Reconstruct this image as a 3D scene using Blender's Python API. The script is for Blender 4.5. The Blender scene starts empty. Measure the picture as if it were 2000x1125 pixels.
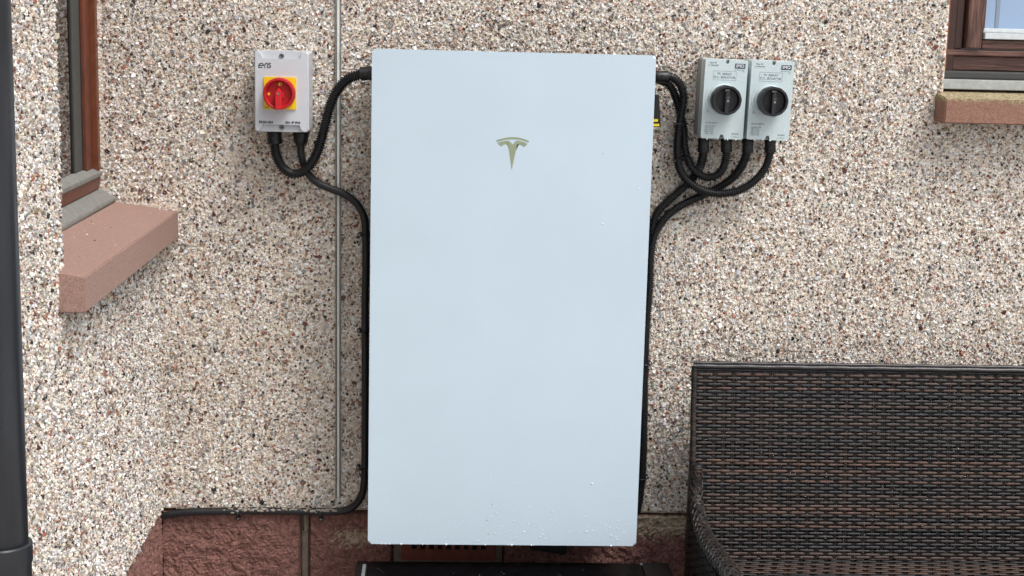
import bpy, bmesh, math, random
import numpy as np
from mathutils import Vector, Matrix
R = math.radians
S = bpy.context.scene
COL = S.collection

# ------------------------------------------------------------------ camera
CAMP = np.array([-0.15863, -3.48126, 0.62763])
TILT, YAW, ROLL, FPX = 0.177487, 0.050512, 0.025566, 2955.5
_f = np.array([math.sin(YAW)*math.cos(TILT), math.cos(YAW)*math.cos(TILT), -math.sin(TILT)])
_r = np.array([math.cos(YAW), -math.sin(YAW), 0.0])
_d = np.cross(_f, _r)
_c, _s = math.cos(ROLL), math.sin(ROLL)
CR = _c*_r - _s*_d
CD = _s*_r + _c*_d
cam = bpy.data.cameras.new('camera'); camo = bpy.data.objects.new('camera', cam); COL.objects.link(camo)
cam.sensor_width = 36; cam.lens = FPX*36/2000; cam.clip_start = .01; cam.clip_end = 500
mw = Matrix.Identity(4)
for i in range(3):
    mw[i][0] = CR[i]; mw[i][1] = -CD[i]; mw[i][2] = -_f[i]; mw[i][3] = CAMP[i]
camo.matrix_world = mw
S.camera = camo
# ------------------------------------------------------------------ sky, sun, exposure
SUN_EL, SUN_AZ = 57, 42            # azimuth: degrees from straight in front of the wall towards the right
w = bpy.data.worlds.new('World'); S.world = w; w.use_nodes = True
nt = w.node_tree; bg = nt.nodes['Background']
sky = nt.nodes.new('ShaderNodeTexSky'); sky.sky_type = 'NISHITA'; sky.sun_disc = False
sky.sun_elevation = R(SUN_EL); sky.sun_rotation = R(180-SUN_AZ)
sky.air_density = 1.0; sky.dust_density = 4.0
hs = nt.nodes.new('ShaderNodeHueSaturation'); hs.inputs['Saturation'].default_value = .28
nt.links.new(sky.outputs[0], hs.inputs['Color']); nt.links.new(hs.outputs[0], bg.inputs[0])
bg.inputs[1].default_value = .14
sl = bpy.data.lights.new('sun', 'SUN'); sl.energy = 1.45; sl.angle = R(24); sl.color = (1, .965, .93)
so = bpy.data.objects.new('sun', sl); COL.objects.link(so)
sd = Vector((math.sin(R(SUN_AZ))*math.cos(R(SUN_EL)), -math.cos(R(SUN_AZ))*math.cos(R(SUN_EL)), math.sin(R(SUN_EL))))
so.rotation_euler = sd.to_track_quat('Z', 'Y').to_euler(); so.location = (2, -3, 4)
S.view_settings.view_transform = 'Standard'; S.view_settings.look = 'None'
S.view_settings.exposure = 0.47; S.view_settings.gamma = 1
S.cycles.max_bounces = 6

# ------------------------------------------------------------------ helpers
def ray(px, py): return CR*((px-1000)/FPX) + CD*((py-562.5)/FPX) + _f
def onY(px, py, Y):                       # a pixel of the photograph taken to the plane y = Y
    d = ray(px, py); return Vector(CAMP + d*(Y-CAMP[1])/d[1])

def lin(c):
    return tuple(((v/255)/12.92 if v/255 <= .04045 else ((v/255+.055)/1.055)**2.4) for v in c)

def mat(name, rgb, rough=.5, metal=0., spec=.5, noise=0., nscale=40., bump=0., bscale=300., var=None, coat=0., attr=None,
        rough_var=0., bdist=.001):
    m = bpy.data.materials.new(name); m.use_nodes = True; t = m.node_tree; b = t.nodes['Principled BSDF']
    N = t.nodes.new; L = t.links.new
    b.inputs['Roughness'].default_value = rough; b.inputs['Metallic'].default_value = metal
    b.inputs['Specular IOR Level'].default_value = spec; b.inputs['Coat Weight'].default_value = coat
    col = lin(rgb) if max(rgb) > 1 else rgb
    b.inputs['Base Color'].default_value = (*col, 1)
    tc = N('ShaderNodeTexCoord')
    src = None
    if attr:
        a = N('ShaderNodeAttribute'); a.attribute_name = attr; src = a.outputs['Color']
    if noise > 0 or var:
        n = N('ShaderNodeTexNoise'); n.inputs['Scale'].default_value = nscale; n.inputs['Detail'].default_value = 6
        L(tc.outputs['Object'], n.inputs['Vector'])
        rp = N('ShaderNodeMapRange'); rp.inputs[1].default_value = .3; rp.inputs[2].default_value = .7
        L(n.outputs['Fac'], rp.inputs[0])
        mx = N('ShaderNodeMix'); mx.data_type = 'RGBA'
        L(rp.outputs[0], mx.inputs['Factor'])
        if src is not None:
            mx.blend_type = 'MULTIPLY'
            rp.inputs[3].default_value = noise; rp.inputs[4].default_value = 0
            L(src, mx.inputs['A']); mx.inputs['B'].default_value = (.35, .33, .3, 1)
        else:
            v2 = lin(var) if var and max(var) > 1 else tuple(v*(1-noise) for v in col)
            mx.inputs['A'].default_value = (*col, 1); mx.inputs['B'].default_value = (*v2, 1)
        src = mx.outputs['Result']
        if rough_var:
            r2 = N('ShaderNodeMapRange'); r2.inputs[1].default_value = .3; r2.inputs[2].default_value = .7
            r2.inputs[3].default_value = rough-rough_var; r2.inputs[4].default_value = rough+rough_var
            L(n.outputs['Fac'], r2.inputs[0]); L(r2.outputs[0], b.inputs['Roughness'])
    if src is not None: L(src, b.inputs['Base Color'])
    if bump > 0:
        n2 = N('ShaderNodeTexNoise'); n2.inputs['Scale'].default_value = bscale; n2.inputs['Detail'].default_value = 5
        L(tc.outputs['Object'], n2.inputs['Vector'])
        bp = N('ShaderNodeBump'); bp.inputs['Strength'].default_value = bump; bp.inputs['Distance'].default_value = bdist
        L(n2.outputs['Fac'], bp.inputs['Height']); L(bp.outputs[0], b.inputs['Normal'])
    return m

def empty(name, loc=(0, 0, 0), label=None, cat=None, group=None, kind=None):
    o = bpy.data.objects.new(name, None); o.empty_display_size = .05; COL.objects.link(o); o.location = loc
    tag(o, label, cat, group, kind); return o
def tag(o, label=None, cat=None, group=None, kind=None):
    if label: o['label'] = label
    if cat: o['category'] = cat
    if group: o['group'] = group
    if kind: o['kind'] = kind
    return o

def link(name, me, m, parent=None):
    o = bpy.data.objects.new(name, me); COL.objects.link(o)
    if m is not None:
        for mm in (m if isinstance(m, (list, tuple)) else [m]): me.materials.append(mm)
    if parent is not None:
        # geometry is always written in world coordinates (or the parent's own frame when it is at the origin)
        o.parent = parent; o.matrix_parent_inverse = Matrix.Translation(-Vector(parent.location))
    return o

class MB:
    """collects shapes, then links them as ONE mesh object"""
    def __init__(s): s.bm = bmesh.new(); s.round = False
    def box(s, x0, x1, y0, y1, z0, z1, bev=0., seg=2):
        r = bmesh.ops.create_cube(s.bm, size=1)
        for v in r['verts']:
            v.co = Vector(((x0+x1)/2+v.co.x*(x1-x0), (y0+y1)/2+v.co.y*(y1-y0), (z0+z1)/2+v.co.z*(z1-z0)))
        if bev > 0:
            es = list({e for v in r['verts'] for e in v.link_edges})
            bmesh.ops.bevel(s.bm, geom=es, offset=bev, segments=seg, affect='EDGES', profile=.5)
        return s
    def prism(s, pts, y0, y1, bev=0., seg=2):
        """polygon pts (x,z) seen from the front, front face at y1 (towards camera), back at y0"""
        a = [s.bm.verts.new((p[0], y1, p[1])) for p in pts]; b = [s.bm.verts.new((p[0], y0, p[1])) for p in pts]
        f = s.bm.faces.new(a); s.bm.faces.new(b[::-1]); n = len(pts)
        for i in range(n): s.bm.faces.new((a[i], b[i], b[(i+1) % n], a[(i+1) % n]))
        if bev > 0:
            bmesh.ops.bevel(s.bm, geom=list(f.edges), offset=bev, segments=seg, affect='EDGES', profile=.5)
        return s
    def tube(s, pts, rad, n=12, cap=True, flat=(1, 1)):
        pts = [Vector(p) for p in pts]; rings = []; s.round = True
        T0 = (pts[1]-pts[0]).normalized(); up = Vector((0, 1, 0)) if abs(T0.y) < .9 else Vector((1, 0, 0))
        nrm = (up-T0*up.dot(T0)).normalized()
        for i, p in enumerate(pts):
            a = pts[max(i-1, 0)]; b = pts[min(i+1, len(pts)-1)]; T = (b-a)
            T = T.normalized() if T.length > 1e-9 else T0
            nrm = (nrm-T*nrm.dot(T)).normalized(); bn = T.cross(nrm)
            r = rad[i] if hasattr(rad, '__len__') else rad
            rings.append([s.bm.verts.new(p+(nrm*math.cos(2*math.pi*k/n)*flat[0]+bn*math.sin(2*math.pi*k/n)*flat[1])*r) for k in range(n)])
        for i in range(len(rings)-1):
            for k in range(n):
                s.bm.faces.new((rings[i][k], rings[i][(k+1) % n], rings[i+1][(k+1) % n], rings[i+1][k]))
        if cap: s.bm.faces.new(rings[0][::-1]); s.bm.faces.new(rings[-1])
        return s
    def lathe(s, cx, cz, prof, n=40, wob=None):
        """profile of (radius, y) about an axis along y through (cx, cz)"""
        rings = []; s.round = True
        for (r, y) in prof:
            if r < 1e-6: rings.append([s.bm.verts.new((cx, y, cz))])
            else: rings.append([s.bm.verts.new((cx+math.cos(2*math.pi*k/n)*(r*(1+(wob(k) if wob else 0))), y, cz+math.sin(2*math.pi*k/n)*(r*(1+(wob(k) if wob else 0))))) for k in range(n)])
        for a, b in zip(rings, rings[1:]):
            for k in range(n):
                k2 = (k+1) % n
                if len(a) == 1: s.bm.faces.new((a[0], b[k2], b[k]))
                elif len(b) == 1: s.bm.faces.new((a[k], a[k2], b[0]))
                else: s.bm.faces.new((a[k], a[k2], b[k2], b[k]))
        return s
    def stroke(s, pts, wd, y0, y1):
        """flat pen stroke along (x,z) points"""
        for (a, b) in zip(pts, pts[1:]):
            a = Vector(a); b = Vector(b); d = b-a
            if d.length < 1e-7: continue
            d.normalize(); nn = Vector((-d.y, d.x))*wd/2; e = d*wd*.4
            q = [a-e-nn, b+e-nn, b+e+nn, a-e+nn]
            vs = [s.bm.verts.new((p.x, y1, p.y)) for p in q]; s.bm.faces.new(vs)
        return s
    def rot(s, M):
        bmesh.ops.transform(s.bm, matrix=M, verts=s.bm.verts); return s
    def build(s, name, m, parent=None, smooth=40):
        bmesh.ops.recalc_face_normals(s.bm, faces=s.bm.faces)
        me = bpy.data.meshes.new(name); s.bm.to_mesh(me); s.bm.free()
        if smooth:
            me.polygons.foreach_set('use_smooth', [True]*len(me.polygons)); me.set_sharp_from_angle(angle=R(smooth))
            if not s.round:      # large plane faces keep their own normal; only the rounded edges blend
                for p in me.polygons:
                    if len(p.vertices) > 4 or (p.area > 1e-5 and max(abs(c) for c in p.normal) > .99999): p.use_smooth = False
        return link(name, me, m, parent)

def quads_mesh(name, V, Q, m, parent=None, col=None, smooth=False):
    me = bpy.data.meshes.new(name); V = np.asarray(V, np.float32); Q = np.asarray(Q, np.int32)
    me.vertices.add(len(V)); me.vertices.foreach_set('co', V.ravel())
    me.loops.add(Q.size); me.loops.foreach_set('vertex_index', Q.ravel())
    me.polygons.add(len(Q)); me.polygons.foreach_set('loop_start', np.arange(len(Q), dtype=np.int32)*4)
    me.update(calc_edges=True)
    me.polygons.foreach_set('use_smooth', np.full(len(Q), smooth))
    if col is not None:
        a = me.color_attributes.new('tint', 'FLOAT_COLOR', 'POINT')
        a.data.foreach_set('color', np.c_[col, np.ones(len(col))].astype(np.float32).ravel())
    return link(name, me, m, parent)

def text_mesh(txt, x, z, y, size, m, parent, name='lettering', align='LEFT', sx=1., bold=0., tilt=0.):
    cu = bpy.data.curves.new('t', 'FONT'); cu.body = txt; cu.size = size; cu.align_x = align; cu.align_y = 'CENTER'
    cu.extrude = .0001; cu.offset = bold; cu.resolution_u = 3
    o = bpy.data.objects.new('t', cu); COL.objects.link(o)
    bpy.context.view_layer.update()
    dg = bpy.context.evaluated_depsgraph_get(); me = bpy.data.meshes.new_from_object(o.evaluated_get(dg))
    bpy.data.objects.remove(o); bpy.data.curves.remove(cu)
    me.transform(Matrix.Translation((x, y, z)) @ Matrix.Rotation(tilt, 4, 'Y') @ Matrix.Rotation(R(90), 4, 'X') @ Matrix.Diagonal((sx, 1, 1, 1)))
    me.name = name; me.materials.clear()
    return link(name, me, m, parent)

def smooth_path(pts, step=.004):
    P = [Vector(p) for p in pts]; P = [P[0]*2-P[1]] + P + [P[-1]*2-P[-2]]; out = []
    for i in range(1, len(P)-2):
        p0, p1, p2, p3 = P[i-1:i+3]; L = (p2-p1).length; n = max(1, int(round(L/step)))
        for k in range(n):
            t = k/n
            out.append(.5*((2*p1)+(p2-p0)*t+(2*p0-5*p1+4*p2-p3)*t*t+(3*p1-p0-3*p2+p3)*t**3))
    out.append(P[-2]); return out
def resample(pts, step):
    out = [pts[0]]; acc = 0
    for a, b in zip(pts, pts[1:]):
        L = (b-a).length; d = step-acc
        while d <= L and L > 0: out.append(a.lerp(b, d/L)); d += step
        acc = L-(d-step)
    return out

# ------------------------------------------------------------------ materials
XL = -0.799
def mortar_material():
    m = bpy.data.materials.new('render_mortar'); m.use_nodes = True; t = m.node_tree; b = t.nodes['Principled BSDF']
    N = t.nodes.new; L = t.links.new
    tc = N('ShaderNodeTexCoord'); vo = N('ShaderNodeTexVoronoi'); vo.inputs['Scale'].default_value = 190
    L(tc.outputs['Object'], vo.inputs['Vector'])
    sp = N('ShaderNodeSeparateColor'); L(vo.outputs['Color'], sp.inputs[0])
    cr = N('ShaderNodeValToRGB'); cr.color_ramp.interpolation = 'CONSTANT'; el = cr.color_ramp.elements
    cs = [(0, (206, 192, 176)), (.34, (228, 220, 208)), (.52, (212, 196, 178)), (.68, (236, 232, 226)), (.86, (176, 168, 160)), (.94, (168, 122, 100)), (.98, (90, 80, 74))]
    el[0].color = (*lin(cs[0][1]), 1); el[1].position = cs[1][0]; el[1].color = (*lin(cs[1][1]), 1)
    for p, c in cs[2:]: e = el.new(p); e.color = (*lin(c), 1)
    L(sp.outputs[0], cr.inputs[0]); L(cr.outputs[0], b.inputs['Base Color'])
    bp = N('ShaderNodeBump'); bp.inputs['Distance'].default_value = .003; bp.inputs['Strength'].default_value = .6; bp.invert = True
    L(vo.outputs['Distance'], bp.inputs['Height']); L(bp.outputs[0], b.inputs['Normal'])
    b.inputs['Roughness'].default_value = .8
    return m
M_mortar = mortar_material()
M_cement = mat('cement', (172, 156, 138), .85, noise=.25, nscale=60, bump=.5, bscale=500)
M_stone = mat('pebble', (200, 190, 180), .42, attr='tint', noise=.24, nscale=3.2, spec=.45)
M_cream = mat('joint_cream', (234, 230, 216), .6, noise=.25, nscale=30)
M_galv = mat('galvanised', (140, 146, 150), .5, metal=.3, noise=.4, nscale=120)
M_plinth = mat('split_stone', (150, 104, 92), .8, attr='tint', noise=.75, nscale=85, bump=1.0, bscale=380, bdist=.003)
M_pmortar = mat('grey_mortar', (118, 107, 96), .9, noise=.35, nscale=50, bump=.6, bscale=400)
M_sill = mat('pink_cast_stone', (176, 145, 133), .9, var=(136, 107, 97), nscale=360, bump=1.0, bscale=700, bdist=.0015)
M_terra = mat('terracotta', (124, 66, 50), .75, noise=.35, nscale=50, bump=.4, bscale=400)
M_dark = mat('dark_void', (14, 12, 11), .9)
M_frame = mat('brown_frame', (110, 55, 34), .45, var=(88, 43, 27), nscale=20, bump=.15, bscale=150)
M_alu = mat('weathered_aluminium', (138, 138, 134), .6, noise=.3, nscale=70, bump=.3, bscale=500)
M_stile = mat('grey_sash', (66, 70, 68), .45, noise=.25, nscale=60)
M_black = mat('black_plastic', (20, 21, 24), .42, noise=.3, nscale=60, rough_var=.1)
M_rubber = mat('black_conduit', (22, 23, 26), .4, spec=.5)
M_cable = mat('black_cable', (28, 28, 32), .45, noise=.4, nscale=50, bump=.2, bscale=200)
M_panel = mat('white_glass', (.530, .640, .728), .2, spec=.09, noise=.045, nscale=5)  # blue cast of the overcast sky is put into the base colour
M_panel_edge = mat('white_edge', (.72, .80, .85), .3)
M_logo = mat('logo_silver', (146, 156, 128), .4, metal=.0, noise=.1, nscale=40)
M_ers = mat('light_grey_plastic', (196, 200, 206), .34, noise=.05, nscale=30)
M_imo = mat('pale_grey_plastic', (192, 206, 209), .38, noise=.05, nscale=30)
M_imob = mat('grey_plastic', (146, 148, 146), .5, noise=.1, nscale=50)
M_yel = mat('yellow_plastic', (240, 198, 12), .35)
M_red = mat('red_plastic', (196, 30, 38), .5, spec=.35)
M_ink = mat('grey_ink', (52, 56, 60), .5)
M_ink2 = mat('faint_ink', (84, 96, 102), .5)
M_navy = mat('navy_ink', (66, 78, 94), .5)
M_white = mat('white_ink', (228, 232, 232), .5)
M_scr = mat('dull_screw', (132, 136, 136), .5, metal=.2)
M_slot = mat('slot_grey', (60, 62, 64), .6)
M_steel = mat('screw_steel', (150, 152, 154), .35, metal=.8)
M_knob = mat('black_knob', (30, 30, 35), .4)

# ------------------------------------------------------------------ pebbledash
PAL = [((246, 246, 245), .185), ((234, 226, 213), .175), ((216, 202, 185), .14), ((204, 178, 160), .06), ((192, 192, 192), .145), ((142, 140, 139), .105),
       ((158, 137, 120), .065), ((158, 98, 76), .034), ((98, 60, 52), .050), ((50, 47, 48), .036), ((130, 118, 94), .022)]
PALC = np.array([lin(tuple(1.0*v+.0*m_ for v, m_ in zip(c, (196, 188, 180)))) for c, _ in PAL])*.95; PALW = np.array([q for _, q in PAL]); PALW /= PALW.sum()
def chips(u, v, rad, hgt, rng):
    """arrays of chips: centres (u,v), returns local verts (u,v,h), quads, colours"""
    n = len(u); k = np.arange(6)*math.pi/3
    ang = k[None, :]+rng.uniform(0, 6.28, (n, 1))+rng.uniform(-.3, .3, (n, 6))
    rr = rad[:, None]*rng.uniform(.72, 1.22, (n, 6)); asp = rng.uniform(.55, 1.0, (n, 1)); th = rng.uniform(0, math.pi, (n, 1))
    x = np.cos(ang)*rr; y = np.sin(ang)*rr*asp
    X = x*np.cos(th)-y*np.sin(th); Y = x*np.sin(th)+y*np.cos(th)
    top = rng.uniform(.55, .8, (n, 1)); tx = rng.normal(0, .22, (n, 1)); ty = rng.normal(0, .22, (n, 1))
    ox = rng.normal(0, .1, (n, 1))*rad[:, None]; oy = rng.normal(0, .1, (n, 1))*rad[:, None]
    V = np.zeros((n, 12, 3))
    V[:, :6, 0] = u[:, None]+X; V[:, :6, 1] = v[:, None]+Y; V[:, :6, 2] = -.0006
    V[:, 6:, 0] = u[:, None]+X*top+ox; V[:, 6:, 1] = v[:, None]+Y*top+oy
    V[:, 6:, 2] = np.maximum(hgt[:, None]+X*top*tx*1.6+Y*top*ty*1.6+rng.normal(0, .00012, (n, 6)), .0004)
    base = (np.arange(n)*12)[:, None, None]
    q = [[i, (i+1) % 6, 6+(i+1) % 6, 6+i] for i in range(6)]+[[6, 7, 8, 9], [6, 9, 10, 11]]
    Q = (np.array(q)[None]+base).reshape(-1, 4)
    c = PALC[rng.choice(len(PAL), n, p=PALW)]*rng.uniform(.82, 1.1, (n, 1))*rng.uniform(.95, 1.05, (n, 3))
    return V.reshape(-1, 3), Q, np.repeat(c, 12, 0)
def dash(name, u0, u1, v0, v1, keep, to3d, parent, seed, fine=.0058, big=.0088, large=True):
    rng = np.random.default_rng(seed); VV = []; QQ = []; CC = []; off = 0
    for sp, r0, r1, h0, h1, pk in ((fine, .0017, .0033, .0005, .0020, .97), (big, .0030, .0053, .0010, .0034, .80), (.03, .0052, .0082, .002, .0044, .50)):
        if sp > .02 and not large: continue
        a = np.arange(u0, u1, sp); b = np.arange(v0, v1, sp*.88)
        A, B = np.meshgrid(a, b); A = A+(np.arange(len(b)) % 2)[:, None]*sp/2
        A = (A+rng.uniform(-.45, .45, A.shape)*sp).ravel(); B = (B+rng.uniform(-.45, .45, B.shape)*sp).ravel()
        clump = .5+.5*np.sin(A*31+np.sin(B*23)*2)*np.cos(B*27+np.sin(A*19)*2)
        ok = keep(A, B) & (rng.random(len(A)) < pk*(1-.14*clump)); A = A[ok]; B = B[ok]
        rad = rng.uniform(r0, r1, len(A)); hg = rng.uniform(h0, h1, len(A))
        V, Q, C = chips(A, B, rad, hg, rng)
        VV.append(V); QQ.append(Q+off); CC.append(C); off += len(V)
    V = np.concatenate(VV); V = to3d(V)
    return quads_mesh(name, V, np.concatenate(QQ), M_stone, parent, np.concatenate(CC))

PZ = -.541                         # bottom edge of the roughcast
GZ = -1.05                         # ground
WX0, WX1, WZ0, WZ1 = 1.006, 2.10, .478, 1.60     # opening of the right window
SX0, SZ0, SZT = .989, .413, .478                 # stone sill under it

# ================================================================== GROUND
def ground_material():
    m = bpy.data.materials.new('paving'); m.use_nodes = True; t = m.node_tree; b = t.nodes['Principled BSDF']
    tc = t.nodes.new('ShaderNodeTexCoord'); br = t.nodes.new('ShaderNodeTexBrick'); br.inputs['Scale'].default_value = 1
    br.inputs['Brick Width'].default_value = .6; br.inputs['Row Height'].default_value = .6; br.inputs['Mortar Size'].default_value = .008
    br.inputs['Color1'].default_value = (.42, .41, .39, 1); br.inputs['Color2'].default_value = (.38, .37, .35, 1); br.inputs['Mortar'].default_value = (.08, .075, .07, 1)
    t.links.new(tc.outputs['Object'], br.inputs['Vector']); t.links.new(br.outputs[0], b.inputs['Base Color']); b.inputs['Roughness'].default_value = .7
    return m
g = MB(); g.box(-40, 40, -40, 40, GZ-.1, GZ); g = g.build('ground', ground_material()); tag(g, kind='structure')

# ================================================================== BACK WALL
wall = empty('house_wall', (0, 0, GZ), 'pebbledashed house wall with pinkish stone plinth behind the white battery', 'wall')
b = MB()
b.box(-1.10, WX0, .002, .26, PZ, 2.2)
b.box(WX0, WX1, .002, .26, PZ, SZ0)
b.box(WX0, WX1, .002, .26, WZ1, 2.2)
b.box(WX1, 3.2, .002, .26, PZ, 2.2)
b.build('render', M_mortar, wall)
def grx(z): return -.3905+(.654-z)*(.0055/1.162)
def keep_back(u, v):
    k = (v > PZ+.001) & ~((u > WX0-.004) & (v > SZT-.02) & (v < WZ1)) & ~((u > SX0-.003) & (v > SZ0-.003) & (v < SZT+.002))
    k &= ~((u > -.803) & (u < -.752) & (v < .190) & (v > .104))
    k &= ~((np.abs(u-grx(v)) < .0075) & (v > -.512))
    k &= (u > XL+.001) | (v > .19)
    k &= (u > -.917)
    return k
dash('pebbledash', -.93, 1.52, PZ, .86, keep_back, lambda V: np.stack([V[:, 0], .002-V[:, 2], V[:, 1]], 1), wall, 1)
# cement lip where the roughcast stops above the plinth
b = MB()
rng = random.Random(4)
xs = [XL+.0+.01*i for i in range(400)]
for i, (xa, xb) in enumerate(zip(xs, xs[1:])):
    zz = PZ-.001-rng.random()*.0035; b.box(xa, xb+.0002*(i % 2), .0004+rng.random()*.001, .0195, zz, PZ+.002)
b.build('drip_edge', M_cement, wall)
# plinth: mortar bed and split-faced blocks
MB().box(-1.1, 3.2, .0205, .26, GZ-.05, PZ).build('mortar_bed', M_pmortar, wall)
def fine(u, v, seed, fs=(260, 480, 800)):
    r = np.random.default_rng(seed); o = np.zeros_like(u)
    for f in fs:
        for _ in range(4):
            t = r.uniform(0, 6.28); ff = f*r.uniform(.7, 1.3); o += np.sin(ff*(u*math.cos(t)+v*math.sin(t))+r.uniform(0, 6.28)+2*np.sin(ff*.45*(u*math.sin(t)-v*math.cos(t))))
    return o/(len(fs)*2.0)
def hnoise(u, v, seed):
    r = np.random.default_rng(seed); o = np.zeros_like(u); wu = .012*fine(u, v, seed+50, (40, 90)); u = u+wu; v = v-wu*.8
    for f, a in ((9, .0035), (22, .0036), (50, .0030), (110, .0026), (220, .0022), (420, .0014)):
        for _ in range(3):
            t = r.uniform(0, 6.28); p = r.uniform(0, 6.28); ff = f*r.uniform(.7, 1.4)
            o += a*.62*np.abs(np.sin(ff*(u*math.cos(t)+v*math.sin(t))+p+1.5*np.sin(ff*.6*(u*math.sin(t)-v*math.cos(t)))))
    return o
def block(u0, u1, v0, v1, to3d, parent, seed, splash=None, step=.0035, name='plinth_block'):
    nu = max(3, int((u1-u0)/step)); nv = max(3, int((v1-v0)/step))
    U, V = np.meshgrid(np.linspace(u0, u1, nu), np.linspace(v0, v1, nv))
    H = .004+hnoise(U, V, seed)+.0016*fine(U, V, seed+3, (150, 300, 620))
    ed = np.minimum(np.minimum(U-u0, u1-U), np.minimum(V-v0, v1-V))
    H = np.where(ed <= 1e-9, -.004, H*np.clip(ed/.007, .35, 1))
    P = np.stack([U.ravel(), V.ravel(), H.ravel()], 1)
    idx = np.arange(nu*nv).reshape(nv, nu)
    Q = np.stack([idx[:-1, :-1], idx[:-1, 1:], idx[1:, 1:], idx[1:, :-1]], -1).reshape(-1, 4)
    c0 = np.array(lin((202, 166, 156))); c1 = np.array(lin((142, 101, 93))); rr = np.random.default_rng(seed+5)
    t = np.clip(hnoise(U*.5, V*.5, seed+9)/.012, 0, 1).ravel()[:, None]
    C = c0*(1-t)+c1*t; C = C*rr.uniform(.8, 1.16, (len(C), 1))*np.where(rr.random((len(C), 1)) < .035, 1.6, 1)  # scattered brighter points paint the crystal sparkle into the stone colour
    if splash is not None:
        s_ = splash(U.ravel(), V.ravel())[:, None]; C = C*(1-s_)+np.array(lin((196, 182, 158)))*s_
    return quads_mesh(name, to3d(P), Q, M_plinth, parent, C, smooth=False)
tb = lambda V: np.stack([V[:, 0], .020-V[:, 2], V[:, 1]], 1)
def spl_right(u, v):
    m = np.clip((v+.632)/.05, 0, 1)*np.clip((-.548-v)/.006, 0, 1)
    return np.clip((fine(u, v, 3)*.8+m*1.5-.85)*3.0, 0, .88)*(u > .20)
def spl_left(u, v):
    d = np.sqrt(((u+.345)/.06)**2+((v+.612)/.026)**2)
    return np.clip((fine(u, v, 5)*.9+.75-d*1.0)*3, 0, .8)*(d < 2)
block(-.807, -.472, -.765, PZ-.006, tb, wall, 11)
block(-.457, -.252, -.765, PZ-.006, tb, wall, 12, spl_left, step=.0025)
block(.010, .56, -.765, PZ-.006, tb, wall, 13, spl_right, step=.0025)
for i, (a, c) in enumerate(((.575, 1.0), (1.015, 1.44), (1.455, 1.9))): block(a, c, -.765, PZ-.006, tb, wall, 20+i, step=.006)
for i in range(6): block(-.786+i*.44, -.786+i*.44+.425, -.99, -.78, tb, wall, 40+i, step=.008)
MB().box(-.2515, .0095, .004, .0203, -.765, PZ-.004).build('mortar_surround', M_pmortar, wall)
MB().box(-.8135, -.8070, .0015, .0203, -.99, PZ-.004, .001).build('pointing', M_pmortar, wall)
MB().box(-.4716, -.4573, .0125, .0203, -.99, -.599, .001).build('pointing', M_pmortar, wall)
# terracotta air brick
AX0, AX1, AZ0, AZ1 = -.2325, -.0055, -.666, -.5555
air = empty('air_brick', (0, 0, 0)); air.parent = wall; air.matrix_parent_inverse = Matrix.Translation((0, 0, -GZ))
ab = MB(); pitch = (AX1-AX0-.040)/9
zs = [AZ0, -.6395, -.6275, -.6185, -.6065, -.5975, -.5855, AZ1]
ab.box(AX0, AX1, -.0045, .0038, zs[0], zs[1]); ab.box(AX0, AX1, -.0045, .0038, zs[2], zs[3]); ab.box(AX0, AX1, -.0045, .0038, zs[4], zs[5]); ab.box(AX0, AX1, -.0045, .0038, zs[6], zs[7])
for za, zb in ((zs[1], zs[2]), (zs[3], zs[4]), (zs[5], zs[6])):
    xa = AX0
    for i in range(9):
        xh = AX0+.020+pitch*i+(pitch-.0115)/2; ab.box(xa, xh, -.0042, .0035, za+.0002, zb-.0002); xa = xh+.0115
    ab.box(xa, AX1, -.0042, .0035, za+.0002, zb-.0002)
ab.bm.faces.ensure_lookup_table()
bmob = ab.build('grille', M_terra, air, smooth=0)
MB().box(AX0+.01, AX1-.01, .0015, .0037, zs[1]-.003, zs[6]+.003).build('dark_backing', M_dark, air)
# plastic weep vent in the joint
wv = MB(); wv.box(-.4655, -.4625, .002, .02, -.598, -.552)
wv.box(-.4625, -.4585, .006, .02, -.598, -.552)
for i in range(7): wv.box(-.4628, -.4560, .003, .008, -.592+.006*i, -.589+.006*i)
wv.build('weep_vent', mat('beige_plastic', (128, 116, 100), .7, noise=.2), wall)
# movement joint bead
mj = empty('movement_joint', (0, 0, 0)); mj.parent = wall; mj.matrix_parent_inverse = Matrix.Translation((0, 0, -GZ))
for nm, a, c, ya, yb, m in (('metal_lip', -.0068, -.0036, -.0055, .004, M_galv), ('metal_lip', .0036, .0066, -.0055, .004, M_galv), ('sealant', -.0028, .0030, -.0050, .004, M_cream)):
    q = MB(); zt, zb2 = 1.6, -.512
    vs = [(grx(zt)+a, zt), (grx(zb2)+a, zb2), (grx(zb2)+c, zb2), (grx(zt)+c, zt)]
    q.prism(vs, yb, ya, .0008, 1); q.build(nm, m, mj)

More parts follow.
